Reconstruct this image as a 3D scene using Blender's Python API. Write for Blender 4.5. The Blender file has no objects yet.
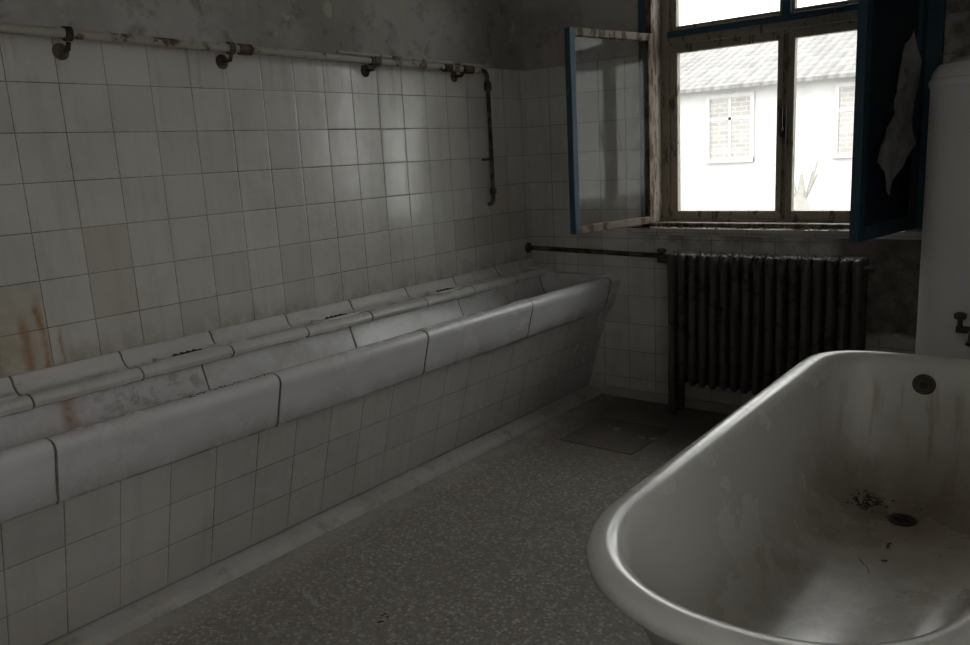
import bpy, bmesh, math, random
from mathutils import Vector, Matrix
random.seed(7)
scene=bpy.context.scene
COL=scene.collection

# ---------------------------------------------------------------- node helper
class G:
    def __init__(s,name):
        s.mat=bpy.data.materials.new(name); s.mat.use_nodes=True
        s.nt=s.mat.node_tree; s.nt.nodes.clear()
        s.out=s.nt.nodes.new('ShaderNodeOutputMaterial')
        s.b=s.nt.nodes.new('ShaderNodeBsdfPrincipled')
        s.nt.links.new(s.b.outputs[0],s.out.inputs[0])
        tc=s.nt.nodes.new('ShaderNodeTexCoord'); s.co=tc.outputs['Object']
        sp=s.nt.nodes.new('ShaderNodeSeparateXYZ'); s.nt.links.new(s.co,sp.inputs[0])
        s.X,s.Y,s.Z=sp.outputs
    def put(s,sock,v):
        if v is None: return
        if isinstance(v,bpy.types.NodeSocket): s.nt.links.new(v,sock)
        elif isinstance(v,tuple) and len(v)==3 and sock.type=='RGBA': sock.default_value=(*v,1)
        else: sock.default_value=v
    def m(s,op,a,b=None,c=None):
        n=s.nt.nodes.new('ShaderNodeMath'); n.operation=op
        s.put(n.inputs[0],a); s.put(n.inputs[1],b)
        if c is not None: s.put(n.inputs[2],c)
        return n.outputs[0]
    def vm(s,op,a,b=None):
        n=s.nt.nodes.new('ShaderNodeVectorMath'); n.operation=op
        s.put(n.inputs[0],a); s.put(n.inputs[1],b); return n.outputs[0]
    def scale(s,a,f):
        n=s.nt.nodes.new('ShaderNodeVectorMath'); n.operation='SCALE'
        s.put(n.inputs[0],a); s.put(n.inputs['Scale'],f); return n.outputs[0]
    def comb(s,x,y,z):
        n=s.nt.nodes.new('ShaderNodeCombineXYZ')
        s.put(n.inputs[0],x);s.put(n.inputs[1],y);s.put(n.inputs[2],z); return n.outputs[0]
    def mr(s,v,a,b,c=0.0,d=1.0):
        n=s.nt.nodes.new('ShaderNodeMapRange'); s.put(n.inputs[0],v)
        for i,q in enumerate((a,b,c,d)): n.inputs[i+1].default_value=q
        return n.outputs[0]
    def noise(s,scale,detail=4,rough=.55,vec=None,col=False):
        n=s.nt.nodes.new('ShaderNodeTexNoise'); s.put(n.inputs['Vector'],vec or s.co)
        n.inputs['Scale'].default_value=scale; n.inputs['Detail'].default_value=detail
        n.inputs['Roughness'].default_value=rough
        return n.outputs['Color' if col else 'Fac']
    def vor(s,scale,vec=None,out='Distance',feat='F1'):
        n=s.nt.nodes.new('ShaderNodeTexVoronoi'); n.feature=feat; s.put(n.inputs['Vector'],vec or s.co)
        n.inputs['Scale'].default_value=scale; return n.outputs[out]
    def wn(s,vec,col=False):
        n=s.nt.nodes.new('ShaderNodeTexWhiteNoise'); n.noise_dimensions='3D'; s.put(n.inputs[0],vec)
        return n.outputs['Color' if col else 'Value']
    def mix(s,f,a,b):
        n=s.nt.nodes.new('ShaderNodeMixRGB'); s.put(n.inputs[0],f); s.put(n.inputs[1],a); s.put(n.inputs[2],b)
        return n.outputs[0]
    def mul(s,a,f):
        n=s.nt.nodes.new('ShaderNodeMixRGB'); n.blend_type='MULTIPLY'; n.inputs[0].default_value=1
        s.put(n.inputs[1],a); s.put(n.inputs[2],f); return n.outputs[0]
    def bump(s,h,strength=.3,dist=.002,normal=None):
        n=s.nt.nodes.new('ShaderNodeBump'); s.put(n.inputs['Height'],h)
        n.inputs['Strength'].default_value=strength; n.inputs['Distance'].default_value=dist
        if normal is not None: s.put(n.inputs['Normal'],normal)
        return n.outputs[0]
    def done(s,color=None,rough=None,normal=None,metal=None,spec=None,coat=None):
        b=s.b.inputs
        s.put(b['Base Color'],color); s.put(b['Roughness'],rough); s.put(b['Metallic'],metal)
        if normal is not None: s.put(b['Normal'],normal)
        if spec is not None: s.put(b['Specular IOR Level'],spec)
        if coat is not None: s.put(b['Coat Weight'],coat)
        return s.mat

# ---------------------------------------------------------------- materials
def streak(g,U,u0,wd,ztop,zbot):
    wob=g.m('MULTIPLY',g.m('SUBTRACT',g.noise(7,4,.6),.5),.05)
    d=g.m('ABSOLUTE',g.m('SUBTRACT',g.m('ADD',U,wob),u0))
    a=g.mr(d,wd*.2,wd,1,0)
    b=g.m('MULTIPLY',g.mr(g.Z,ztop-.06,ztop,1,0),g.mr(g.Z,zbot-.01,zbot,0,1))
    return g.m('MULTIPLY',g.m('MULTIPLY',a,b),g.mr(g.noise(22,5,.65),.3,.6,.3,1))
def tile_mat(name,axis,u0,du,v0,dv,tint=(.64,.625,.585),beige=True,dirt=.42,mode=''):
    g=G(name)
    U=g.X if axis=='X' else g.Y
    u=g.m('DIVIDE',g.m('SUBTRACT',U,u0),du); v=g.m('DIVIDE',g.m('SUBTRACT',g.Z,v0),dv)
    fu=g.m('FLOOR',u); fv=g.m('FLOOR',v)
    ru=g.m('SUBTRACT',u,fu); rv=g.m('SUBTRACT',v,fv)
    eu=g.m('MULTIPLY',g.m('MINIMUM',ru,g.m('SUBTRACT',1.0,ru)),du)
    ev=g.m('MULTIPLY',g.m('MINIMUM',rv,g.m('SUBTRACT',1.0,rv)),dv)
    e=g.m('MINIMUM',eu,ev)
    e2=g.m('ADD',e,g.mr(g.noise(60,3),0,1,-.0009,.0009))
    grout=g.mr(e2,.0008,.0022,1,0)
    cell=g.comb(fu,fv,3.7)
    rnd=g.wn(cell); rc=g.wn(cell,True)
    col=g.mix(g.m('POWER',rnd,2.0),tint,tuple(c*.88 for c in tint))
    r2=g.wn(g.comb(fu,fv,11.3))
    old=g.mr(r2,.90,.905,0,.45)
    if mode=='left':
        a=g.m('MULTIPLY',g.m('COMPARE',fu,0.0,.1),g.m('COMPARE',fv,-4.5,.6))
        b=g.m('MULTIPLY',g.m('LESS_THAN',fu,-1.5),g.m('COMPARE',fv,-5.5,.6))
        far=g.m('MULTIPLY',g.m('MULTIPLY',g.m('GREATER_THAN',U,2.95),g.m('LESS_THAN',g.Z,1.16)),g.mr(r2,.5,.52,0,.6))
        old=g.m('MAXIMUM',g.m('MULTIPLY',g.m('MAXIMUM',a,b),.55),g.m('MAXIMUM',far,g.m('MULTIPLY',old,.3)))
    if beige: col=g.mix(old,col,(.50,.465,.37))
    n1=g.noise(2.3,6,.6); n2=g.noise(14,5,.6)
    d=g.m('MULTIPLY',g.mr(n1,.35,.7,0,1),g.mr(n2,.3,.75,.2,1))
    col=g.mix(g.m('MULTIPLY',d,dirt),col,(.30,.275,.235))
    stx=g.noise(3.0,5,.6,g.comb(g.m('MULTIPLY',U,6.0),0.0,g.m('MULTIPLY',g.Z,.7)))
    col=g.mix(g.mr(stx,.5,.8,0,.35),col,(.32,.30,.26))
    if mode=='left':
        lo=g.m('MULTIPLY',g.mr(g.Z,.74,.82,1,0),g.mr(n2,.35,.65,.1,.6))
        col=g.mix(lo,col,(.27,.22,.16))
        top=g.m('MULTIPLY',g.mr(g.Z,1.55,1.74,0,1),g.mr(stx,.52,.68,0,.45))
        col=g.mix(top,col,(.30,.23,.16))
        wash=g.m('MULTIPLY',g.m('MULTIPLY',g.mr(U,.90,1.08,1,0),g.mr(g.Z,.88,1.03,1,0)),g.mr(n2,.38,.62,.1,.6))
        col=g.mix(wash,col,(.36,.26,.14))
        for (uu,ww,z1,z0,k) in ((1.035,.016,.98,.74,.8),(.985,.02,.93,.74,.7),(1.09,.009,.88,.74,.6)):
            col=g.mix(g.m('MULTIPLY',streak(g,U,uu,ww,z1,z0),k),col,(.33,.17,.055))
    if mode=='back':
        pn=g.noise(4,5,.6)
        pm=g.m('MULTIPLY',g.mr(g.m('ADD',g.X,g.m('MULTIPLY',pn,.2)),-.92,-.86,0,1),g.mr(g.m('ADD',g.Z,g.m('MULTIPLY',pn,.14)),.53,.55,0,1))
        pm=g.m('MULTIPLY',pm,g.mr(g.Z,.89,.90,1,0))
        pc=g.mix(g.mr(n2,.3,.7),(.10,.085,.07),(.27,.245,.21))
        col=g.mix(pm,col,pc)
        grout=g.m('MULTIPLY',grout,g.m('SUBTRACT',1.0,pm))
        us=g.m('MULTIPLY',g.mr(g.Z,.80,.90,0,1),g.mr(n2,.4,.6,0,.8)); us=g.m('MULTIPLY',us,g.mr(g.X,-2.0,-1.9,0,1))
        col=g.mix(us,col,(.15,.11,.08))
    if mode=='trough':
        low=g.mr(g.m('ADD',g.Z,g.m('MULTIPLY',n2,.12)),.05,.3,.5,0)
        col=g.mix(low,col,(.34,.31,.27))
    gc=g.mix(g.mr(n1,.35,.6),(.34,.32,.28),(.14,.115,.09))
    col=g.mix(grout,col,gc)
    rough=g.mix(grout,g.mix(d,(.14,)*3,(.36,)*3),(.85,)*3)
    geo=g.nt.nodes.new('ShaderNodeNewGeometry').outputs['Normal']
    pert=g.scale(g.vm('SUBTRACT',rc,(.5,.5,.5)),.034)
    nrm=g.vm('NORMALIZE',g.vm('ADD',geo,pert))
    h=g.m('ADD',g.mr(e,0,.005,0,1),g.m('MULTIPLY',g.noise(16,2,.4),.9))
    return g.done(col,rough,g.bump(h,.35,.0016,nrm),spec=.5)

def plaster_mat(name,a=(.42,.41,.38),b=(.27,.255,.23),dark=(.12,.10,.08)):
    g=G(name)
    n1=g.noise(1.6,8,.62); n2=g.noise(9,8,.65)
    col=g.mix(g.mr(n1,.40,.60),a,b)
    col=g.mix(g.mr(n2,.54,.68,0,.6),col,dark)
    chips=g.m('GREATER_THAN',g.noise(5.5,6,.6),.60)
    col=g.mix(g.m('MULTIPLY',chips,.7),col,(.46,.42,.35))
    return g.done(col,.92,g.bump(g.m('ADD',n2,g.m('MULTIPLY',chips,-.3)),.5,.006),spec=.2)

def enamel_mat(name,base,dirtc=(.25,.21,.15),rough=.2,amount=.4,drain=None,bumpy=.12,spots=True,trough=False):
    g=G(name)
    n1=g.noise(3,6,.6); n2=g.noise(26,5,.7)
    col=g.mix(g.m('MULTIPLY',g.mr(n1,.4,.7),amount),base,dirtc)
    if spots: col=g.mix(g.mr(n2,.6,.72,0,amount),col,tuple(c*.7 for c in dirtc))
    if trough:
        ins=g.m('MULTIPLY',g.mr(g.X,-2.12,-2.18,0,1),g.mr(g.noise(6,8,.65),.46,.64,0,.35))
        col=g.mix(ins,col,(.36,.31,.25))
        rs=g.m('MULTIPLY',g.mr(g.X,-2.14,-2.22,0,.8),streak(g,g.Y,1.02,.035,.75,.4))
        col=g.mix(rs,col,(.34,.18,.07))
        dr=g.m('MULTIPLY',g.m('MULTIPLY',g.mr(g.Y,1.0,1.2,0,1),g.mr(g.Y,1.45,1.55,1,0)),g.mr(n2,.48,.6,0,.55))
        dr=g.m('MULTIPLY',dr,g.mr(g.X,-2.11,-2.15,0,1))
        col=g.mix(dr,col,(.25,.21,.16))
        ap=g.m('MULTIPLY',g.mr(g.Z,.58,.49,0,.6),g.mr(n1,.4,.6,.3,1))
        col=g.mix(ap,col,(.36,.345,.33))
    if drain:
        sub=g.vm('SUBTRACT',g.co,drain); ln=g.nt.nodes.new('ShaderNodeVectorMath'); ln.operation='LENGTH'
        g.put(ln.inputs[0],sub); dist=ln.outputs['Value']
        f=g.m('MULTIPLY',g.mr(g.m('ADD',dist,g.mr(g.noise(7,5,.6),0,1,-.2,.2)),.03,.40,.85,0),.85)
        col=g.mix(f,col,(.27,.175,.095))
        f2=g.m('MULTIPLY',g.mr(g.Z,.2,.36,1,0),g.mr(g.noise(8,8,.7),.42,.72,0,.6))
        col=g.mix(f2,col,(.28,.20,.125))
        rr=g.noise(3,5,.6,g.comb(g.m('MULTIPLY',g.X,8.0),g.Y,g.m('MULTIPLY',g.Z,.6)))
        f3=g.m('MULTIPLY',g.m('MULTIPLY',g.mr(g.Y,2.45,2.75,0,1),g.mr(rr,.5,.62,0,.5)),g.mr(g.Z,.55,.5,0,1))
        col=g.mix(f3,col,(.33,.24,.15))
        hz=g.m('MULTIPLY',g.mr(g.Z,.2,.36,1,0),.25)
        col=g.mix(hz,col,(.42,.37,.29))
    r=g.mr(n1,.3,.7,rough,rough+.2)
    return g.done(col,r,g.bump(n1,bumpy,.004),spec=.5)

def worn_paint(name,paint,wood=(.16,.11,.07),th=.5,rough=.55,scale=14):
    g=G(name)
    v=g.comb(g.m('MULTIPLY',g.X,2.0),g.m('MULTIPLY',g.Y,2.0),g.m('MULTIPLY',g.Z,.6))
    n=g.noise(scale,8,.7,v)
    f=g.mr(n,th,th+.04)
    n2=g.noise(60,4,.6,v)
    wc=g.mix(g.mr(n2,.3,.7),wood,tuple(c*.45 for c in wood))
    pc=g.mix(g.mr(n2,.3,.8,0,.5),paint,tuple(c*.6 for c in paint))
    return g.done(g.mix(f,pc,wc),g.mr(f,0,1,rough,.85),g.bump(g.m('SUBTRACT',g.m('MULTIPLY',n2,.3),f),.5,.002),spec=.35)

def rusty(name,base=(.33,.32,.29),rust=(.13,.07,.04),th=.5,scale=12,metal=0.0,rough=.6):
    g=G(name)
    n=g.noise(scale,7,.65); n2=g.noise(50,5,.6)
    f=g.mr(n,th,th+.08)
    col=g.mix(f,base,g.mix(g.mr(n2,.3,.7),rust,tuple(c*.4 for c in rust)))
    return g.done(col,g.mr(f,0,1,rough,.85),g.bump(n2,.5,.002),metal=metal,spec=.4)

def flat(name,c,rough=.7,metal=0.0,var=.3,scale=20):
    g=G(name); n=g.noise(scale,5,.6)
    return g.done(g.mix(g.mr(n,.3,.7,0,1),c,tuple(k*(1-var) for k in c)),rough,g.bump(n,.2,.002),metal=metal)

M={}
M['tileL']=tile_mat('tiles_left','Y',1.205,.1525,1.76-.15,.15,mode='left')
M['tileB']=tile_mat('tiles_back','X',-2.642,.1525,1.76,.15,mode='back',dirt=.6)
M['tileR']=tile_mat('tiles_right','Y',1.205,.1525,1.76,.15)
M['tileF']=tile_mat('tiles_front','X',1.205,.1525,1.76,.15)
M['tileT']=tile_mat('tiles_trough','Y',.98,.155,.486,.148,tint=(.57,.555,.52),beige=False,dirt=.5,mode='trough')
M['tileS']=tile_mat('tiles_sill','X',-1.99,.1525,0,.9,tint=(.52,.50,.46),dirt=1.0)
M['plaster']=plaster_mat('old_plaster')
M['plasterd']=plaster_mat('old_plaster_ceiling',(.62,.60,.56),(.52,.50,.46),(.36,.32,.27))
M['ceram']=enamel_mat('trough_ceramic',(.68,.68,.685),rough=.14,amount=.16,spots=False,trough=True)
M['ceramin']=enamel_mat('trough_ledge_ceramic',(.64,.63,.61),(.32,.28,.22),rough=.18,amount=.4)
M['enamel']=enamel_mat('tub_enamel',(.76,.75,.70),rough=.16,amount=.10,drain=(-.46,2.47,.2),spots=False)
M['tubout']=enamel_mat('tub_outside_paint',(.46,.45,.43),rough=.45,amount=.5)
M['heater']=enamel_mat('heater_enamel',(.66,.66,.66),rough=.28,amount=.15,spots=False)
M['blue']=worn_paint('blue_paint',(.032,.080,.112),th=.58)
M['wood']=worn_paint('weathered_wood',(.31,.275,.225),(.17,.13,.09),th=.56)
M['woodd']=worn_paint('dark_wood',(.17,.13,.095),(.10,.07,.045),th=.5)
M['navy']=worn_paint('navy_panel',(.016,.025,.038),(.03,.03,.03),th=.6)
M['paper']=flat('torn_paper',(.50,.50,.485),.9,var=.5,scale=14)
M['pipe']=rusty('painted_pipe',(.40,.375,.325),(.17,.11,.07),th=.53)
M['rust']=rusty('rusty_pipe',(.10,.08,.062),(.065,.042,.028),th=.45,rough=.5)
M['iron']=rusty('radiator_iron',(.070,.060,.053),(.05,.034,.026),th=.54,rough=.42)
M['dust']=flat('dust',(.40,.38,.34),.95)
M['dark']=flat('dark_slot',(.03,.028,.025),.8)
M['joint']=flat('joint_mortar',(.24,.215,.185),.9,var=.6)
M['brass']=flat('tarnished_brass',(.12,.105,.08),.45,.7)
M['debris']=flat('debris_bits',(.11,.065,.042),.9,var=.5,scale=60)
M['chips']=flat('plaster_chips',(.50,.47,.42),.95,var=.4,scale=60)
M['curb']=plaster_mat('concrete_curb',(.46,.45,.42),(.34,.33,.30),(.2,.18,.15))

def floor_mat():
    g=G('terrazzo_floor')
    v1=g.vor(80,out='Color'); d1=g.vor(80)
    sp=g.nt.nodes.new('ShaderNodeSeparateColor'); g.put(sp.inputs[0],v1)
    r=sp.outputs[0]
    col=g.mix(g.mr(r,.0,1.0),(.08,.07,.06),(.66,.62,.56))
    col=g.mix(g.mr(d1,.35,.6),col,(.22,.20,.175))
    fine=g.noise(200,3,.7); col=g.mix(.3,col,g.mix(g.mr(fine,.35,.65),(.11,.10,.085),(.68,.64,.58)))
    n1=g.noise(1.7,7,.6)
    col=g.mix(g.mr(n1,.35,.65,0,.55),col,(.21,.19,.165))
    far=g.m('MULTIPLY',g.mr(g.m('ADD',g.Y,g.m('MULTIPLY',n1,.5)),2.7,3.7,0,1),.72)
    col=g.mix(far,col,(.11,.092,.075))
    edge=g.m('MULTIPLY',g.mr(g.X,-2.15,-2.05,1,0),g.mr(g.noise(8,6,.6),.35,.6,.3,.9))
    col=g.mix(edge,col,(.40,.375,.34))
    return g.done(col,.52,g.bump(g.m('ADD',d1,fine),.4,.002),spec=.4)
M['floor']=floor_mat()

def glass_mat(name,fac=.1,dusty=.12):
    g=G(name); nt=g.nt
    tr=nt.nodes.new('ShaderNodeBsdfTransparent'); tr.inputs[0].default_value=(.95,.96,.95,1)
    gl=nt.nodes.new('ShaderNodeBsdfGlossy'); gl.inputs['Roughness'].default_value=.02
    df=nt.nodes.new('ShaderNodeBsdfDiffuse'); df.inputs[0].default_value=(.45,.44,.4,1)
    m1=nt.nodes.new('ShaderNodeMixShader'); m2=nt.nodes.new('ShaderNodeMixShader')
    m1.inputs[0].default_value=fac
    nt.links.new(tr.outputs[0],m1.inputs[1]); nt.links.new(gl.outputs[0],m1.inputs[2])
    nt.links.new(g.mr(g.noise(6,6,.7),.35,.8,0,dusty),m2.inputs[0])
    nt.links.new(m1.outputs[0],m2.inputs[1]); nt.links.new(df.outputs[0],m2.inputs[2])
    nt.links.new(m2.outputs[0],g.out.inputs[0]); return g.mat
M['glass']=glass_mat('window_glass',.06,.08)
M['glass2']=glass_mat('open_sash_glass',.010,.07)

# ---------------------------------------------------------------- mesh helpers
def add(name,me,mat,parent=None,smooth=None,bevel=0,seg=2):
    if mat is not None:
        for mm in (mat if isinstance(mat,list) else [mat]): me.materials.append(mm)
    o=bpy.data.objects.new(name,me); COL.objects.link(o)
    if parent: o.parent=parent
    if smooth is not None:
        for p in me.polygons: p.use_smooth=True
        me.set_sharp_from_angle(angle=math.radians(smooth))
    if bevel:
        b=o.modifiers.new('bevel','BEVEL'); b.width=bevel; b.segments=seg; b.limit_method='ANGLE'; b.angle_limit=math.radians(50)
        b.harden_normals=False
    return o
def mesh(name,v,f):
    me=bpy.data.meshes.new(name); me.from_pydata([tuple(a) for a in v],[],f); me.update()
    bm=bmesh.new(); bm.from_mesh(me); bmesh.ops.recalc_face_normals(bm,faces=bm.faces); bm.to_mesh(me); bm.free()
    return me
def boxes(name,lst,mat,parent=None,bevel=0):
    v=[];f=[]
    mi=[]
    for b in lst:
        x0,x1,y0,y1,z0,z1=b[:6]; k=len(v)
        v+=[(x0,y0,z0),(x1,y0,z0),(x1,y1,z0),(x0,y1,z0),(x0,y0,z1),(x1,y0,z1),(x1,y1,z1),(x0,y1,z1)]
        for q in ((0,3,2,1),(4,5,6,7),(0,1,5,4),(1,2,6,5),(2,3,7,6),(3,0,4,7)):
            f.append([k+i for i in q]); mi.append(b[6] if len(b)>6 else 0)
    me=bpy.data.meshes.new(name); me.from_pydata(v,[],f); me.update()
    for p,i in zip(me.polygons,mi): p.material_index=i
    return add(name,me,mat,parent,None,bevel)
def extrude(name,prof,y0,y1,mat,parent=None,smooth=35,bevel=0,dx=0,dz=0):
    n=len(prof); v=[(x+dx,y0,z+dz) for x,z in prof]+[(x+dx,y1,z+dz) for x,z in prof]
    f=[[i,(i+1)%n,n+(i+1)%n,n+i] for i in range(n)]+[list(range(n))[::-1],list(range(n,2*n))]
    return add(name,mesh(name,v,f),mat,parent,smooth,bevel)
def tube(name,pts,r,mat,parent=None,res=6):
    cu=bpy.data.curves.new(name,'CURVE'); cu.dimensions='3D'; cu.bevel_depth=r; cu.bevel_resolution=res; cu.use_fill_caps=True
    s=cu.splines.new('POLY'); s.points.add(len(pts)-1)
    for p,q in zip(s.points,pts): p.co=(*q,1)
    cu.materials.append(mat); o=bpy.data.objects.new(name,cu); COL.objects.link(o)
    if parent: o.parent=parent
    return o
def arc(c,a,b,r0,n=6):
    out=[]
    c=Vector(c);a=Vector(a);b=Vector(b)
    for i in range(n+1):
        t=i/n*math.pi/2
        out.append(tuple(c+(a+b)*r0-a*r0*math.sin(t)-b*r0*math.cos(t)))
    return out
def lathe(name,prof,c,mat,parent=None,n=48,smooth=40,axis='Z'):
    v=[];f=[]
    for r,h in prof:
        for i in range(n):
            t=2*math.pi*i/n
            a,b=r*math.cos(t),r*math.sin(t)
            p=(a,b,h) if axis=='Z' else ((a,h,b) if axis=='Y' else (h,a,b))
            v.append((c[0]+p[0],c[1]+p[1],c[2]+p[2]))
    for j in range(len(prof)-1):
        for i in range(n):
            f.append([j*n+i,j*n+(i+1)%n,(j+1)*n+(i+1)%n,(j+1)*n+i])
    f.append(list(range(n))); f.append([(len(prof)-1)*n+i for i in range(n)])
    return add(name,mesh(name,v,f),mat,parent,smooth)
def empty(name,loc=(0,0,0)):
    o=bpy.data.objects.new(name,None); o.location=(0,0,0); o.empty_display_size=.1; COL.objects.link(o); return o

# ---------------------------------------------------------------- room shell
XL,XR,YB,YF,H=-2.65,1.15,3.70,-1.6,2.95
WX0,WX1,WZ0,WZ1=-1.93,-.64,.90,2.42
floor=boxes('floor',[(XL-.2,XR+.2,YF-.2,YB+.35,-.15,0)],M['floor'])
ceil=boxes('ceiling',[(XL-.2,XR+.2,YF-.2,YB+.35,H,H+.15)],M['plasterd'])
boxes('wall_left',[(XL-.2,XL,YF-.2,YB+.35,0,H,0),(XL,XL+.008,YF,YB,0,1.76,1)],[M['plaster'],M['tileL']])
boxes('wall_back',[(XL,WX0,YB,YB+.35,0,H,0),(WX1,XR,YB,YB+.35,0,H,0),(WX0,WX1,YB,YB+.35,0,WZ0,0),(WX0,WX1,YB,YB+.35,WZ1,H,0),
   (XL+.008,WX0,YB-.008,YB,0,1.76,1),(WX0,WX1,YB-.008,YB,0,WZ0,1),(WX1,XR,YB-.008,YB,0,1.76,1)],[M['plaster'],M['tileB']])
RW=(-1.05,.15,1.0,2.15)
boxes('wall_right',[(XR,XR+.25,YF-.2,RW[0],0,H,0),(XR,XR+.25,RW[1],YB+.35,0,H,0),(XR,XR+.25,RW[0],RW[1],0,RW[2],0),(XR,XR+.25,RW[0],RW[1],RW[3],H,0),
   (XR-.008,XR,YF,RW[0],0,1.76,1),(XR-.008,XR,RW[1],YB,0,1.76,1),(XR-.008,XR,RW[0],RW[1],0,RW[2],1)],[M['plasterd'],M['tileR']])
boxes('wall_front',[(XL,XR,YF-.2,YF,0,H,0),(XL+.008,XR-.008,YF,YF+.008,0,1.76,1)],[M['plasterd'],M['tileF']])
w2=empty('added_fill_window')  # unseen window in right wall, added and sized to let in fill light
ym=(RW[0]+RW[1])/2
boxes('frame',[(XR+.1,XR+.16,RW[0],RW[0]+.06,RW[2],RW[3]),(XR+.1,XR+.16,RW[1]-.06,RW[1],RW[2],RW[3]),(XR+.1,XR+.16,RW[0],RW[1],RW[2],RW[2]+.06),
  (XR+.1,XR+.16,RW[0],RW[1],RW[3]-.06,RW[3]),(XR+.1,XR+.16,ym-.03,ym+.03,RW[2],RW[3])],M['wood'],w2)
extrude('baseboard_left',[(-2.29,0),(-2.20,0),(-2.205,.018),(-2.225,.032),(-2.29,.036)],YF+.01,3.69,M['curb'],None,60)
boxes('baseboard_back',[(-2.19,.9,3.672,3.69,0,.05)],M['curb'],None,.004)

# ---------------------------------------------------------------- washing trough
tr=empty('wash_trough')
extrude('tiled_base',[(-2.641,0.001),(-2.292,0.001),(-2.292,.04),(-2.281,.04),(-2.150,.484),(-2.175,.484),(-2.20,.36),(-2.641,.36)],YF+.02,3.68,M['tileT'],tr,20)
basin=[(-2.139,.484),(-2.128,.487),(-2.119,.497),(-2.108,.54),(-2.094,.59),(-2.084,.625),(-2.080,.642),(-2.084,.656),(-2.095,.665),(-2.112,.669),
 (-2.135,.668),(-2.155,.660),(-2.175,.645),(-2.195,.622),(-2.220,.58),(-2.250,.53),(-2.285,.495),(-2.33,.475),(-2.38,.468),(-2.43,.478),(-2.465,.50),
 (-2.492,.54),(-2.512,.59),(-2.526,.63),(-2.532,.668),(-2.641,.668),(-2.641,.365),(-2.195,.365),(-2.165,.484)]
ys=[-1.56,-1.28,-.60,.10,.80,1.50,2.20,2.90,3.60]
for i in range(len(ys)-1):
    dx=random.uniform(-.003,.003); dz=random.uniform(-.002,.002)
    extrude('basin_segment_%d'%(i+1),basin,ys[i]+.0013,ys[i+1]-.0013,M['ceram'],tr,35,.004,dx=dx,dz=dz)
    extrude('joint_%d'%(i+1),[(x if x<-2.63 else x-.0012,z-.0012) for x,z in basin],ys[i+1]-.0025,ys[i+1]+.0025,M['joint'],tr,35)
endp=[(-2.641,.365),(-2.641,.70),(-2.56,.70),(-2.52,.692),(-2.48,.677),(-2.40,.670),(-2.135,.670),(-2.095,.667),(-2.078,.656),(-2.072,.642),(-2.078,.62),(-2.10,.55),(-2.117,.497),(-2.135,.484),(-2.19,.365)]
extrude('end_wall',endp[::-1],3.602,3.688,M['ceram'],tr,35,.012)
ledge=[(-2.641,.669),(-2.535,.669),(-2.522,.658),(-2.508,.653),(-2.496,.660),(-2.492,.673),(-2.498,.686),(-2.514,.695),(-2.533,.695),(-2.56,.687),(-2.59,.685),(-2.61,.694),(-2.622,.708),(-2.630,.728),(-2.641,.738)]
yy=[]
ye=3.68
while ye-.345>-1.6:
    y0=ye-.345; yy.append((y0,ye)); ye=y0
for k,(y0,y1) in enumerate(yy):
    extrude('ledge_segment_%d'%(k+1),ledge,y0+.0018,y1-.0018,M['ceramin'],tr,40,.0045,dx=random.uniform(-.002,.002),dz=random.uniform(-.0025,.0025))
    if k>0: extrude('ledge_joint_%d'%(k+1),[(x-.0015 if x>-2.63 else x,z-.0015) for x,z in ledge],y1-.003,y1+.003,M['joint'],tr,40)
    if k%2==0 and k>0:
        cy=(y0+y1)/2+.03; cx=-2.562
        v=[];f=[];n=28
        for j,(s,h) in enumerate([(1.0,.686),(.98,.699),(.92,.701),(.86,.697),(.80,.690)]):
            for a in range(n):
                t=2*math.pi*a/n
                c,sn=math.cos(t),math.sin(t)
                v.append((cx+.038*s*math.copysign(abs(c)**.6,c),cy+.125*s*math.copysign(abs(sn)**.6,sn),h))
        for j in range(4):
            for a in range(n): f.append([j*n+a,j*n+(a+1)%n,(j+1)*n+(a+1)%n,(j+1)*n+a])
        f.append([4*n+a for a in range(n)])
        add('soap_dish_%d'%k,mesh('soap_dish',v,f),M['ceramin'],tr,50)
        sl=[(cx-.022,cx+.022,cy+d-.005,cy+d+.005,.688,.6965) for d in (-.036,-.012,.012,.036)]
        sl+=[(cx-.003,cx+.003,cy-.058,cy+.058,.688,.697)]
        boxes('soap_dish_slots_%d'%k,sl,M['dark'],tr,.001)

# ---------------------------------------------------------------- supply pipe on left wall
sp=empty('wall_water_pipe')
px=-2.58
pz=lambda y: 1.752-.0085*(y-1.0)
tube('main_pipe',[(px,YF+.01,pz(YF)),(px,1.84,pz(1.84)),(px,3.22,1.733)],.0145,M['pipe'],sp)
tube('upper_thin_pipe',[(px+.008,2.3,1.762),(px+.008,3.26,1.754)],.007,M['pipe'],sp)
for yj in (1.86,2.51,2.98,3.14):
    lathe('coupling_%d'%int(yj*100),[(.015,-.028),(.0195,-.025),(.0195,.025),(.015,.028)],(px,yj,pz(yj)),M['rust'],sp,24,40,'Y')
for yj in (-.5,1.225,1.80,2.51,3.1):
    tube('bracket_%d'%int(abs(yj)*100),[(XL+.0,yj,1.705),(px-.01,yj,1.705),(px,yj,1.725)],.007,M['rust'],sp)
    lathe('bracket_clamp_%d'%int(abs(yj)*100),[(.015,-.010),(.022,-.010),(.022,.010),(.015,.010)],(px,yj,pz(yj)),M['rust'],sp,24,40,'Y')
    lathe('bracket_plate_%d'%int(abs(yj)*100),[(.026,0),(.026,.010),(.012,.014)],(XL+.0,yj,1.705),M['rust'],sp,20,40,'X')
tube('drop_pipe',[(px,3.20,1.733)]+arc((px,3.285,1.733),(0,-1,0),(0,0,-1),.035)+[(px,3.285,1.12)]+arc((px,3.285,1.075),(0,0,1),(0,-1,0),.03)+[(px,3.245,1.075)],.0105,M['rust'],sp)
lathe('elbow_union',[(.013,-.02),(.018,-.02),(.018,.02),(.013,.02)],(px,3.285,1.66),M['rust'],sp,20)
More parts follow.
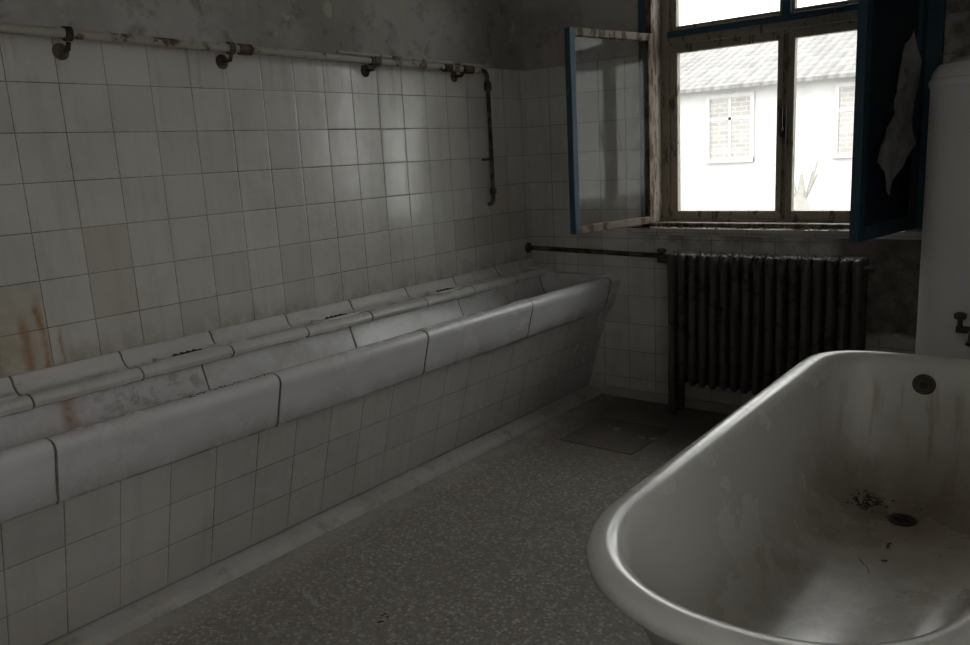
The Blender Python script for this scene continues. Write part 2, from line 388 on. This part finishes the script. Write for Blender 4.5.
lathe('drop_union',[(.013,-.015),(.017,-.015),(.017,.015),(.013,.015)],(px,3.285,1.14),M['rust'],sp,20)
tube('pipe_clip',[(XL+.0,3.285,1.30),(px,3.285,1.30)],.006,M['rust'],sp)

# ---------------------------------------------------------------- radiator
ra=empty('cast_iron_radiator')
nx=17; x0=-1.735; x1=-.845; zt=.812; zb=.17
stp=(x1-x0)/nx
for i in range(nx):
    cx=x0+stp*(i+.5)
    bm=bmesh.new()
    for cy,ry in ((3.535,.024),(3.585,.018),(3.635,.024)):
        n=14; rx=.0205
        rings=[]
        top=zt if cy!=3.585 else zt+.004
        for (s,z) in [(.35,zb-.004),(.8,zb+.004),(1,zb+.03),(1,zb+.06),(.9,zb+.09),(.9,top-.09),(1,top-.06),(1,top-.03),(.85,top-.008),(.35,top)]:
            rings.append([bm.verts.new((cx+rx*s*math.cos(2*math.pi*a/n),cy+ry*s*math.sin(2*math.pi*a/n),z)) for a in range(n)])
        for r0,r1 in zip(rings,rings[1:]):
            for a in range(n): bm.faces.new([r0[a],r0[(a+1)%n],r1[(a+1)%n],r1[a]])
        bm.faces.new(rings[0][::-1]); bm.faces.new(rings[-1])
    me=bpy.data.meshes.new('section'); bmesh.ops.recalc_face_normals(bm,faces=bm.faces); bm.to_mesh(me); bm.free()
    add('section_%d'%(i+1),me,M['iron'],ra,50)
    boxes('web_%d'%(i+1),[(cx-.012,cx+.012,3.53,3.64,zt-.075,zt-.010),(cx-.010,cx+.010,3.53,3.64,zb+.012,zb+.075),(cx-.003,cx+.003,3.535,3.635,zb+.05,zt-.05)],M['iron'],ra,.003)
for z in (zt-.045,zb+.045):
    tube('nipple_%d'%int(z*100),[(x0+.01,3.585,z),(x1-.01,3.585,z)],.021,M['iron'],ra)
tube('feed_pipe_stub',[(x1-.02,3.585,zt-.045),(x1+.03,3.585,zt-.045)],.014,M['iron'],ra)
boxes('feet',[(x0+.004,x0+.044,3.53,3.55,0,zb+.02),(x1-.044,x1-.004,3.53,3.55,0,zb+.02),(x0+.004,x0+.044,3.62,3.64,0,zb+.02),(x1-.044,x1-.004,3.62,3.64,0,zb+.02)],M['iron'],ra,.004)
v=[];f=[]
for i in range(420):
    c=Vector((random.uniform(x0,x1),random.gauss(3.585,.03),zt+.002)); r=random.uniform(.003,.012)
    k=len(v); n=6
    for a in range(n):
        t=a/n*6.283; rr=r*random.uniform(.6,1.2); v.append((c.x+rr*math.cos(t),min(3.66,max(3.52,c.y+rr*math.sin(t))),zt-.006))
    v.append((c.x,c.y,zt+random.uniform(.001,.006)))
    for a in range(n): f.append([k+a,k+(a+1)%n,k+n])
add('dust_crumbs',mesh('dust',v,f),M['dust'],ra)

hp=empty('heating_pipe')
tube('feed',[(-2.60,3.655,.800),(-2.0,3.655,.785),(-1.82,3.655,.782),(-1.795,3.64,.78),(-1.785,3.60,.775),(-1.765,3.585,.768),(-1.73,3.585,.767)],.0125,M['rust'],hp)
lathe('wall_flange',[(.03,0),(.03,.006),(.014,.01)],(XL+.008,3.655,.80),M['rust'],hp,20,40,'X')
tube('wall_stub',[(XL+.008,3.655,.80),(-2.59,3.655,.80)],.0125,M['rust'],hp)
lathe('valve',[(.013,-.03),(.022,-.028),(.022,.02),(.013,.025)],(-1.785,3.61,.775),M['rust'],hp,20,40,'X')
lathe('valve_handle',[(.008,0),(.008,.02),(.024,.022),(.024,.036),(.01,.04)],(-1.80,3.615,.785),M['rust'],hp,20)

# ---------------------------------------------------------------- window
wd=empty('window_1')
cx=(WX0+WX1)/2
iy0,iy1=3.665,3.72
boxes('inner_frame',[(WX1-.06,WX1+.01,iy0,iy1,WZ0+.03,WZ1),(WX0+.06,WX1-.06,iy0,iy1,WZ1-.06,WZ1),(WX0-.01,WX0+.025,iy0,iy1,WZ0+.03,WZ1)],M['blue'],wd,.004)
boxes('inner_frame_worn',[(WX0+.025,WX0+.06,iy0,iy1,WZ0+.03,WZ1),(WX0+.06,WX1-.06,iy0+.01,iy1,WZ0+.025,WZ0+.045)],M['woodd'],wd,.004)
boxes('reveal_lining',[(WX0,WX0+.03,iy1,3.83,WZ0,WZ1),(WX1-.03,WX1,iy1,3.83,WZ0,WZ1),(WX0+.03,WX1-.03,iy1,3.83,WZ1-.03,WZ1),
   (WX0+.03,WX1-.03,iy1,3.83,WZ0,WZ0+.035)],M['wood'],wd)
oy0,oy1=3.83,3.89
FX0,FX1=WX0+.0,WX1-.0
tz0,tz1=1.80,1.855
boxes('outer_frame',[(FX0,FX0+.075,oy0,oy1,WZ0,WZ1),(FX1-.075,FX1,oy0,oy1,WZ0,WZ1),(FX0+.075,FX1-.075,oy0,oy1,WZ0,WZ0+.05),(FX0+.075,FX1-.075,oy0,oy1,WZ1-.06,WZ1),
   (FX0+.075,FX1-.075,oy0-.012,oy1,tz0,tz1)],M['wood'],wd,.005)
def sash(name,xa,xb,za,zb,y0,y1,w,mat,gl,parent,wb=None):
    wb=wb or w
    boxes(name+'_frame',[(xa,xa+w,y0,y1,za,zb),(xb-w,xb,y0,y1,za,zb),(xa+w,xb-w,y0,y1,za,za+wb),(xa+w,xb-w,y0,y1,zb-w,zb)],mat,parent,.004)
    ym=(y0+y1)/2
    boxes(name+'_glass',[(xa+w-.005,xb-w+.005,ym-.0015,ym+.0015,za+wb-.005,zb-w+.005)],gl,parent)
a0,a1=FX0+.075,FX1-.075
sash('outer_sash_left',a0,cx-.001,WZ0+.05,tz0,3.835,3.872,.038,M['wood'],M['glass'],wd,.04)
sash('outer_sash_right',cx+.001,a1,WZ0+.05,tz0,3.835,3.872,.038,M['wood'],M['glass'],wd,.04)
sash('upper_sash_left',a0,cx-.001,tz1,WZ1-.06,3.835,3.872,.034,M['wood'],M['glass'],wd)
sash('upper_sash_right',cx+.001,a1,tz1,WZ1-.06,3.835,3.872,.034,M['wood'],M['glass'],wd)
boxes('meeting_bead',[(cx-.010,cx+.010,3.822,3.836,WZ0+.052,tz0-.015)],M['woodd'],wd,.003)
boxes('latch',[(cx-.014,cx+.014,3.808,3.823,1.33,1.43),(cx-.006,cx+.006,3.785,3.81,1.36,1.375),(cx-.007,cx+.007,3.778,3.79,1.355,1.46)],M['dark'],wd,.003)
boxes('mullion_upper',[(cx-.02,cx+.02,3.82,3.836,tz1,WZ1-.06)],M['blue'],wd,.003)
boxes('transom_bead',[(a0,a1,3.800,3.819,tz0+.035,tz1+.01)],M['blue'],wd,.003)
boxes('sill',[(WX0-.06,WX1+.06,3.635,3.72,WZ0-.012,WZ0+.022)],M['tileS'],wd,.004)

def open_sash(name,hinge,free,za,zb,w,t,mat,panel,parent,edgemat=None):
    L=(Vector(free)-Vector(hinge)).length; ang=math.atan2(free[1]-hinge[1],free[0]-hinge[0])
    e=bpy.data.objects.new(name,None); e.location=(hinge[0],hinge[1],0); e.rotation_euler=(0,0,ang); COL.objects.link(e); e.parent=parent
    boxes(name+'_stiles',[(0,w,-t/2,t/2,za,zb),(w,L-w,-t/2,t/2,za,za+w*1.05),(w,L-w,-t/2,t/2,zb-w,zb)],mat,e,.003)
    boxes(name+'_free_stile',[(L-w,L,-t/2,t/2,za,zb)],edgemat or mat,e,.003)
    if panel: boxes(name+'_pane',[(w-.004,L-w+.004,-.002,.002,za+w-.004,zb-w+.004)],panel,e)
    return e,L
s1,L1=open_sash('casement_left',(-1.872,3.655),(-1.985,3.10),.945,1.845,.034,.034,M['woodd'],M['glass2'],wd,M['blue'])
s2,L2=open_sash('casement_right',(-.70,3.655),(-.785,3.11),.935,2.36,.05,.034,M['blue'],M['navy'],wd,M['blue'])
# irregular torn paper hanging on the pane, with curled edge
pts=[(.137,1.695),(.073,1.585),(.058,1.494),(.060,1.40),(.113,1.337),(.085,1.275),(.158,1.19),(.246,1.14),(.30,1.085),(.345,1.11),(.325,1.176),(.40,1.22),(.41,1.271),(.36,1.337),(.246,1.395),(.27,1.457),(.21,1.512),(.246,1.578),(.19,1.62)]
dense=[]
for i in range(len(pts)):
    p,q=pts[i],pts[(i+1)%len(pts)]
    for t in (0,.33,.66):
        j=.006 if t else 0
        dense.append((p[0]+(q[0]-p[0])*t+random.uniform(-j,j),p[1]+(q[1]-p[1])*t+random.uniform(-j,j)))
v=[];f=[]
cc=(.215,1.345)
for s in (1,.8,.6,.4,.2):
    for i,(a,b) in enumerate(dense):
        xx=cc[0]+(a-cc[0])*s; zz=cc[1]+(b-cc[1])*s
        curl=(.022*(.5+.5*math.sin(i*.55)) if s==1 else (.008*(.5+.5*math.sin(i*.55)) if s==.8 else 0))
        v.append((xx,.004+curl+.004*math.sin(xx*60+zz*22)**2,zz))
v.append((cc[0],.006,cc[1])); n=len(dense)
for j in range(4):
    for a in range(n): f.append([j*n+a,j*n+(a+1)%n,(j+1)*n+(a+1)%n,(j+1)*n+a])
for a in range(n): f.append([4*n+a,4*n+(a+1)%n,5*n])
add('torn_paper',mesh('torn_paper',v,f),M['paper'],s2,60)
for nme,e,h in (('hinges_left',s1,(1.05,1.72)),('hinges_right',s2,(1.05,1.75))):
    for z in h: lathe(nme+'_%d'%int(z*100),[(.007,-.04),(.009,-.038),(.009,.038),(.007,.04)],(-.004,0,z),M['rust'],e,12)

# ---------------------------------------------------------------- bathtub
bt=empty('bathtub')
TX=-.432; WS=1.055
def outline(w,yn,yf,n=28,dn=None,df=None,ef=3.2):
    dn=dn or w*1.05; df=df or w*.72
    w=w*WS
    P=[]
    cyn=yn+dn; cyf=yf-df
    wn=w*.95
    for i in range(n+1):
        t=math.pi+math.pi*i/n
        c,s=math.cos(t),math.sin(t)
        e=2.2
        P.append((TX+wn*math.copysign(abs(c)**(2/e),c),cyn+dn*math.copysign(abs(s)**(2/e),s)))
    for i in range(1,10): P.append((TX+wn+(w-wn)*i/10,cyn+(cyf-cyn)*i/10))
    for i in range(n+1):
        t=math.pi*i/n; c,s=math.cos(t),math.sin(t)
        P.append((TX+w*math.copysign(abs(c)**(2/ef),c),cyf+df*abs(s)**(2/ef)))
    for i in range(1,10): P.append((TX-w+(w-wn)*i/10,cyf+(cyn-cyf)*i/10))
    return P
def loft(name,loops,mat,parent,capa=True,capb=True):
    v=[];f=[]
    for (w,yn,yf,z) in loops: v+=[(x,y,z) for x,y in outline(w,yn,yf)]
    n=len(outline(.3,1,2))
    for j in range(len(loops)-1):
        for i in range(n): f.append([j*n+i,j*n+(i+1)%n,(j+1)*n+(i+1)%n,(j+1)*n+i])
    if capa: f.append(list(range(n)))
    if capb: f.append([(len(loops)-1)*n+i for i in range(n)])
    return add(name,mesh(name,v,f),mat,parent,70)
loft('shell_outside',[(.13,1.62,2.60,.125),(.19,1.52,2.66,.14),(.235,1.40,2.70,.19),(.268,1.26,2.735,.28),(.292,1.15,2.765,.40),(.305,1.085,2.785,.50),(.312,1.06,2.79,.572)],M['tubout'],bt,True,False)
loft('basin_and_rim',[(.312,1.06,2.79,.568),(.328,1.034,2.81,.564),(.345,1.014,2.828,.568),(.354,1.003,2.836,.579),(.3565,1.000,2.8385,.592),(.353,1.003,2.836,.603),(.343,1.013,2.826,.611),(.328,1.028,2.812,.6145),(.310,1.046,2.798,.612),
  (.294,1.063,2.785,.603),(.285,1.075,2.776,.587),(.281,1.088,2.771,.56),(.277,1.11,2.764,.50),(.268,1.16,2.75,.42),(.255,1.23,2.732,.34),(.236,1.31,2.71,.27),(.208,1.39,2.68,.225),(.170,1.49,2.64,.203),(.12,1.58,2.58,.195),(.05,1.75,2.50,.192)],M['enamel'],bt,False,True)
for nm,sx,y in (('foot_1',-1,1.62),('foot_2',1,1.62),('foot_3',-1,2.50),('foot_4',1,2.50)):
    x=TX+sx*.15
    pr=[(0.030,0),(.036,.01),(.03,.025),(.018,.045),(.018,.09),(.03,.13),(.045,.17),(.045,.185)]
    lathe(nm,pr,(x,y,0),M['tubout'],bt,16)
DX=-.455
lathe('overflow_plate',[(.034,0),(.034,-.004),(.027,-.009),(.016,-.007),(.014,-.011),(.003,-.012)],(DX-.015,2.768,.530),M['brass'],bt,28,40,'Y')
lathe('overflow_hole',[(.012,0),(.012,-.014),(.004,-.015)],(DX-.015,2.768,.530),M['dark'],bt,20,40,'Y')
lathe('drain_ring',[(.038,0),(.040,.004),(.034,.007),(.028,.003),(.004,.001)],(DX,2.46,.192),M['brass'],bt,28)
boxes('drain_grate',[(DX-.022,DX+.022,2.457,2.463,.194,.199),(DX-.003,DX+.003,2.438,2.482,.194,.199)],M['dark'],bt,.001)
def bits(name,N,fn,mat,parent=None,smin=.002,smax=.007,flatn=.4):
    v=[];f=[]
    for i in range(N):
        c=fn(); k=len(v); s=random.uniform(smin,smax); a=random.random()*6.28
        l=random.uniform(1,2.6)
        for dx,dy,dz in ((-l,-.6,0),(l,-.7,0),(l*.8,.8,0),(-l*.7,.6,0),(-l*.5,-.2,flatn*2),(l*.5,.2,flatn*1.6)):
            v.append((c[0]+s*(dx*math.cos(a)-dy*math.sin(a)),c[1]+s*(dx*math.sin(a)+dy*math.cos(a)),c[2]+s*dz))
        for q in ((0,3,2,1),(0,1,5,4),(1,2,5),(2,3,4,5),(3,0,4)): f.append([k+j for j in q])
    return add(name,mesh(name,v,f),mat,parent)
def tubpt():
    if random.random()<.92: x=random.gauss(-.565,.022); y=random.gauss(2.55,.045)
    else: x=random.uniform(-.56,-.40); y=random.uniform(2.1,2.6)
    d=abs(x-TX); z=.196+max(0,d-.10)**2*2.0
    return (x,y,z)
bits('dirt_bits',120,tubpt,M['debris'],bt,.0015,.0045)
tube('twig',[(-.50,2.16,.197),(-.485,2.13,.199),(-.465,2.11,.198),(-.455,2.08,.199)],.0010,M['debris'],bt,2)

# ---------------------------------------------------------------- water heater
wh=empty('water_heater')
hc=(-.395,3.25,0)
lathe('firebox',[(.17,0),(.195,.005),(.195,.42),(.20,.43),(.20,.46),(.19,.47)],hc,M['iron'],wh,64)
lathe('tank',[(.185,.46),(.19,.465),(.19,1.46),(.194,1.463),(.197,1.475),(.194,1.487),(.19,1.49),(.187,1.51),(.170,1.535),(.13,1.552),(.07,1.56)],hc,M['heater'],wh,96,30)
lathe('flue_pipe',[(.062,1.555),(.075,1.558),(.075,1.60),(.060,1.602),(.060,2.945)],(hc[0]+.03,hc[1]+.02,0),M['heater'],wh,40)
tube('faucet_body',[(-.375,3.08,.66),(-.375,2.99,.66),(-.375,2.94,.655),(-.375,2.925,.635)],.012,M['brass'],wh)
tube('faucet_bar',[(-.43,3.035,.66),(-.27,3.035,.66)],.012,M['brass'],wh)
for x in (-.42,-.28):
    lathe('tap_handle_%d'%int(-x*100),[(.008,0),(.008,.03),(.018,.032),(.020,.048),(.010,.054)],(x,3.035,.665),M['brass'],wh,20)
    tube('tap_inlet_%d'%int(-x*100),[(x,3.035,.66),(x,3.09,.66)],.010,M['brass'],wh)
boxes('firebox_door',[(-.46,-.33,3.04,3.06,.18,.34)],M['dark'],wh,.004)

# ---------------------------------------------------------------- debris, floor
bits('sill_debris',150,lambda:(random.uniform(WX0,WX1),random.uniform(3.638,3.70),WZ0+.0225),M['chips'],wd,.002,.009)
bits('sill_dirt',130,lambda:(random.uniform(WX0,WX1),random.uniform(3.638,3.70),WZ0+.0225),M['debris'],wd,.002,.009)
bits('floor_debris',60,lambda:(random.uniform(-2.05,-.9),random.uniform(.7,3.5),.0005),M['chips'],None,.0015,.004)
def leaf(): return (random.gauss(-1.62,.012),random.gauss(1.44,.012),.001)
bits('dry_leaf',3,leaf,M['debris'],None,.004,.007)
bits('trough_debris',40,lambda:(random.uniform(-2.13,-2.11),random.uniform(1.2,1.5),.670),M['debris'],tr,.001,.003)
boxes('floor_drain_cover',[(-2.0,-1.62,2.95,3.33,.0005,.005)],plaster_mat('drain_cover_concrete',(.22,.20,.175),(.16,.14,.12),(.10,.085,.07)),None,.003)

# ---------------------------------------------------------------- outside
gm=G('yard_ground'); gn=gm.noise(2,6,.6)
boxes('yard_ground',[(-40,25,4.06,60,-1.0,-.8)],gm.done(gm.mix(gn,(.20,.205,.19),(.24,.235,.225)),.95))
nb=empty('neighbouring_building')
fy=18.0; ez=1.315+1.27
FA=.50
gf=G('facade_render'); fn_=gf.noise(.8,6,.6); fm=gf.done(gf.mix(gf.mr(fn_,.35,.7),(FA,FA*.995,FA*.98),(FA*.93,FA*.92,FA*.90)),.9)
gb=G('brick_infill'); br=gb.nt.nodes.new('ShaderNodeTexBrick'); gb.nt.links.new(gb.comb(gb.X,gb.Z,0.0),br.inputs[0])
br.inputs['Scale'].default_value=1; br.inputs['Brick Width'].default_value=.25; br.inputs['Row Height'].default_value=.10; br.inputs['Mortar Size'].default_value=.012
br.inputs['Color1'].default_value=(.37,.355,.34,1); br.inputs['Color2'].default_value=(.31,.295,.28,1); br.inputs['Mortar'].default_value=(.43,.42,.41,1)
bmat=gb.done(br.outputs[0],.9)
gr=G('roof_tiles')
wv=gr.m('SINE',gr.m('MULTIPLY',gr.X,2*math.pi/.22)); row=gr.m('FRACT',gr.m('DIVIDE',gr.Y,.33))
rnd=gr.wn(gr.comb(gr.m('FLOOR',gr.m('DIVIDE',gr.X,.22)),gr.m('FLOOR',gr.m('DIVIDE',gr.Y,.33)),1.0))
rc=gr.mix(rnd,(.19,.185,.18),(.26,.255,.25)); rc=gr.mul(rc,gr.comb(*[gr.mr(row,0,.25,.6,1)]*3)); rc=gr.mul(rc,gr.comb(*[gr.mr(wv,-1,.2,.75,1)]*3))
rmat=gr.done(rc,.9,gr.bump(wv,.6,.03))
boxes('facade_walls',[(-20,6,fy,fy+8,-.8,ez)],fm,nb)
rz=1.315+2.75
def quadmesh(nm,v,f,mat): return add(nm,mesh(nm,v,f),mat,nb)
quadmesh('roof',[(-20.5,fy-.35,ez-.10),(6.5,fy-.35,ez-.10),(6.5,fy+4,rz),(-20.5,fy+4,rz),(-20.5,fy+8.35,ez-.10),(6.5,fy+8.35,ez-.10),
   (-20.5,fy-.35,ez-.02),(6.5,fy-.35,ez-.02),(6.5,fy+4,rz+.08),(-20.5,fy+4,rz+.08),(-20.5,fy+8.35,ez-.02),(6.5,fy+8.35,ez-.02)],
   [[6,7,8,9],[9,8,11,10],[0,3,2,1],[3,4,5,2],[0,1,7,6],[4,10,11,5],[0,6,9,3],[3,9,10,4],[1,2,8,7],[2,5,11,8]],rmat)
boxes('ridge',[(-20.5,6.5,fy+3.9,fy+4.1,rz+.02,rz+.16)],rmat,nb,.03)
for i,xw in enumerate((-13.2,-10.4,-7.25,-4.45,-1.6)):
    zz0,zz1=1.315-.34,1.315+1.0
    boxes('window_surround_%d'%i,[(xw-.56,xw-.47,fy-.05,fy+.02,zz0-.09,zz1+.09),(xw+.47,xw+.56,fy-.05,fy+.02,zz0-.09,zz1+.09),(xw-.47,xw+.47,fy-.05,fy+.02,zz1,zz1+.09),(xw-.56,xw+.56,fy-.08,fy+.02,zz0-.09,zz0),
       (xw-.03,xw+.03,fy-.03,fy+.02,zz0,zz1),(xw-.47,xw+.47,fy-.03,fy+.02,zz0+.85,zz0+.91)],fm,nb)
    boxes('brick_infill_%d'%i,[(xw-.47,xw+.47,fy-.012,fy+.01,zz0,zz1)],bmat,nb)
te=empty('bare_tree')
bk=flat('bark',(.36,.345,.32),.95,var=.3,scale=8)
tx,ty=-3.92,12.5
lathe('trunk',[(.38,-.8),(.30,-.5),(.22,-.1),(.13,.25),(.06,.55),(.02,.8)],(tx,ty,0),bk,te,14)
for a,l in ((-.5,.35),(.45,.3),(2.6,.35),(.1,.5),(3.4,.3)):
    tube('branch_%d'%int(a*10),[(tx,ty,.3),(tx+.12*math.cos(a),ty+.12*math.sin(a),.55),(tx+.22*math.cos(a),ty+.22*math.sin(a),.5+l)],.014,bk,te,3)

# ---------------------------------------------------------------- light + camera
w=bpy.data.worlds.new('overcast_sky'); scene.world=w; w.use_nodes=True
bg=w.node_tree.nodes['Background']; bg.inputs[0].default_value=(1.0,.99,.985,1); bg.inputs[1].default_value=5.5
scene.view_settings.view_transform='Standard'
scene.view_settings.look='None'
scene.view_settings.exposure=0
cam=bpy.data.cameras.new('camera'); co=bpy.data.objects.new('camera',cam); COL.objects.link(co)
cam.sensor_fit='HORIZONTAL'; cam.sensor_width=36; cam.lens=800/970*36; cam.clip_start=.02; cam.clip_end=200
r=Vector((.7804,.623,-.0537)).normalized(); u=Vector((-.0856,.1915,.9778)); u=(u-r*u.dot(r)).normalized(); b=r.cross(u)
R=Matrix((r,u,b)).transposed().to_4x4(); R.translation=Vector((0,0,1.315)); co.matrix_world=R
scene.camera=co
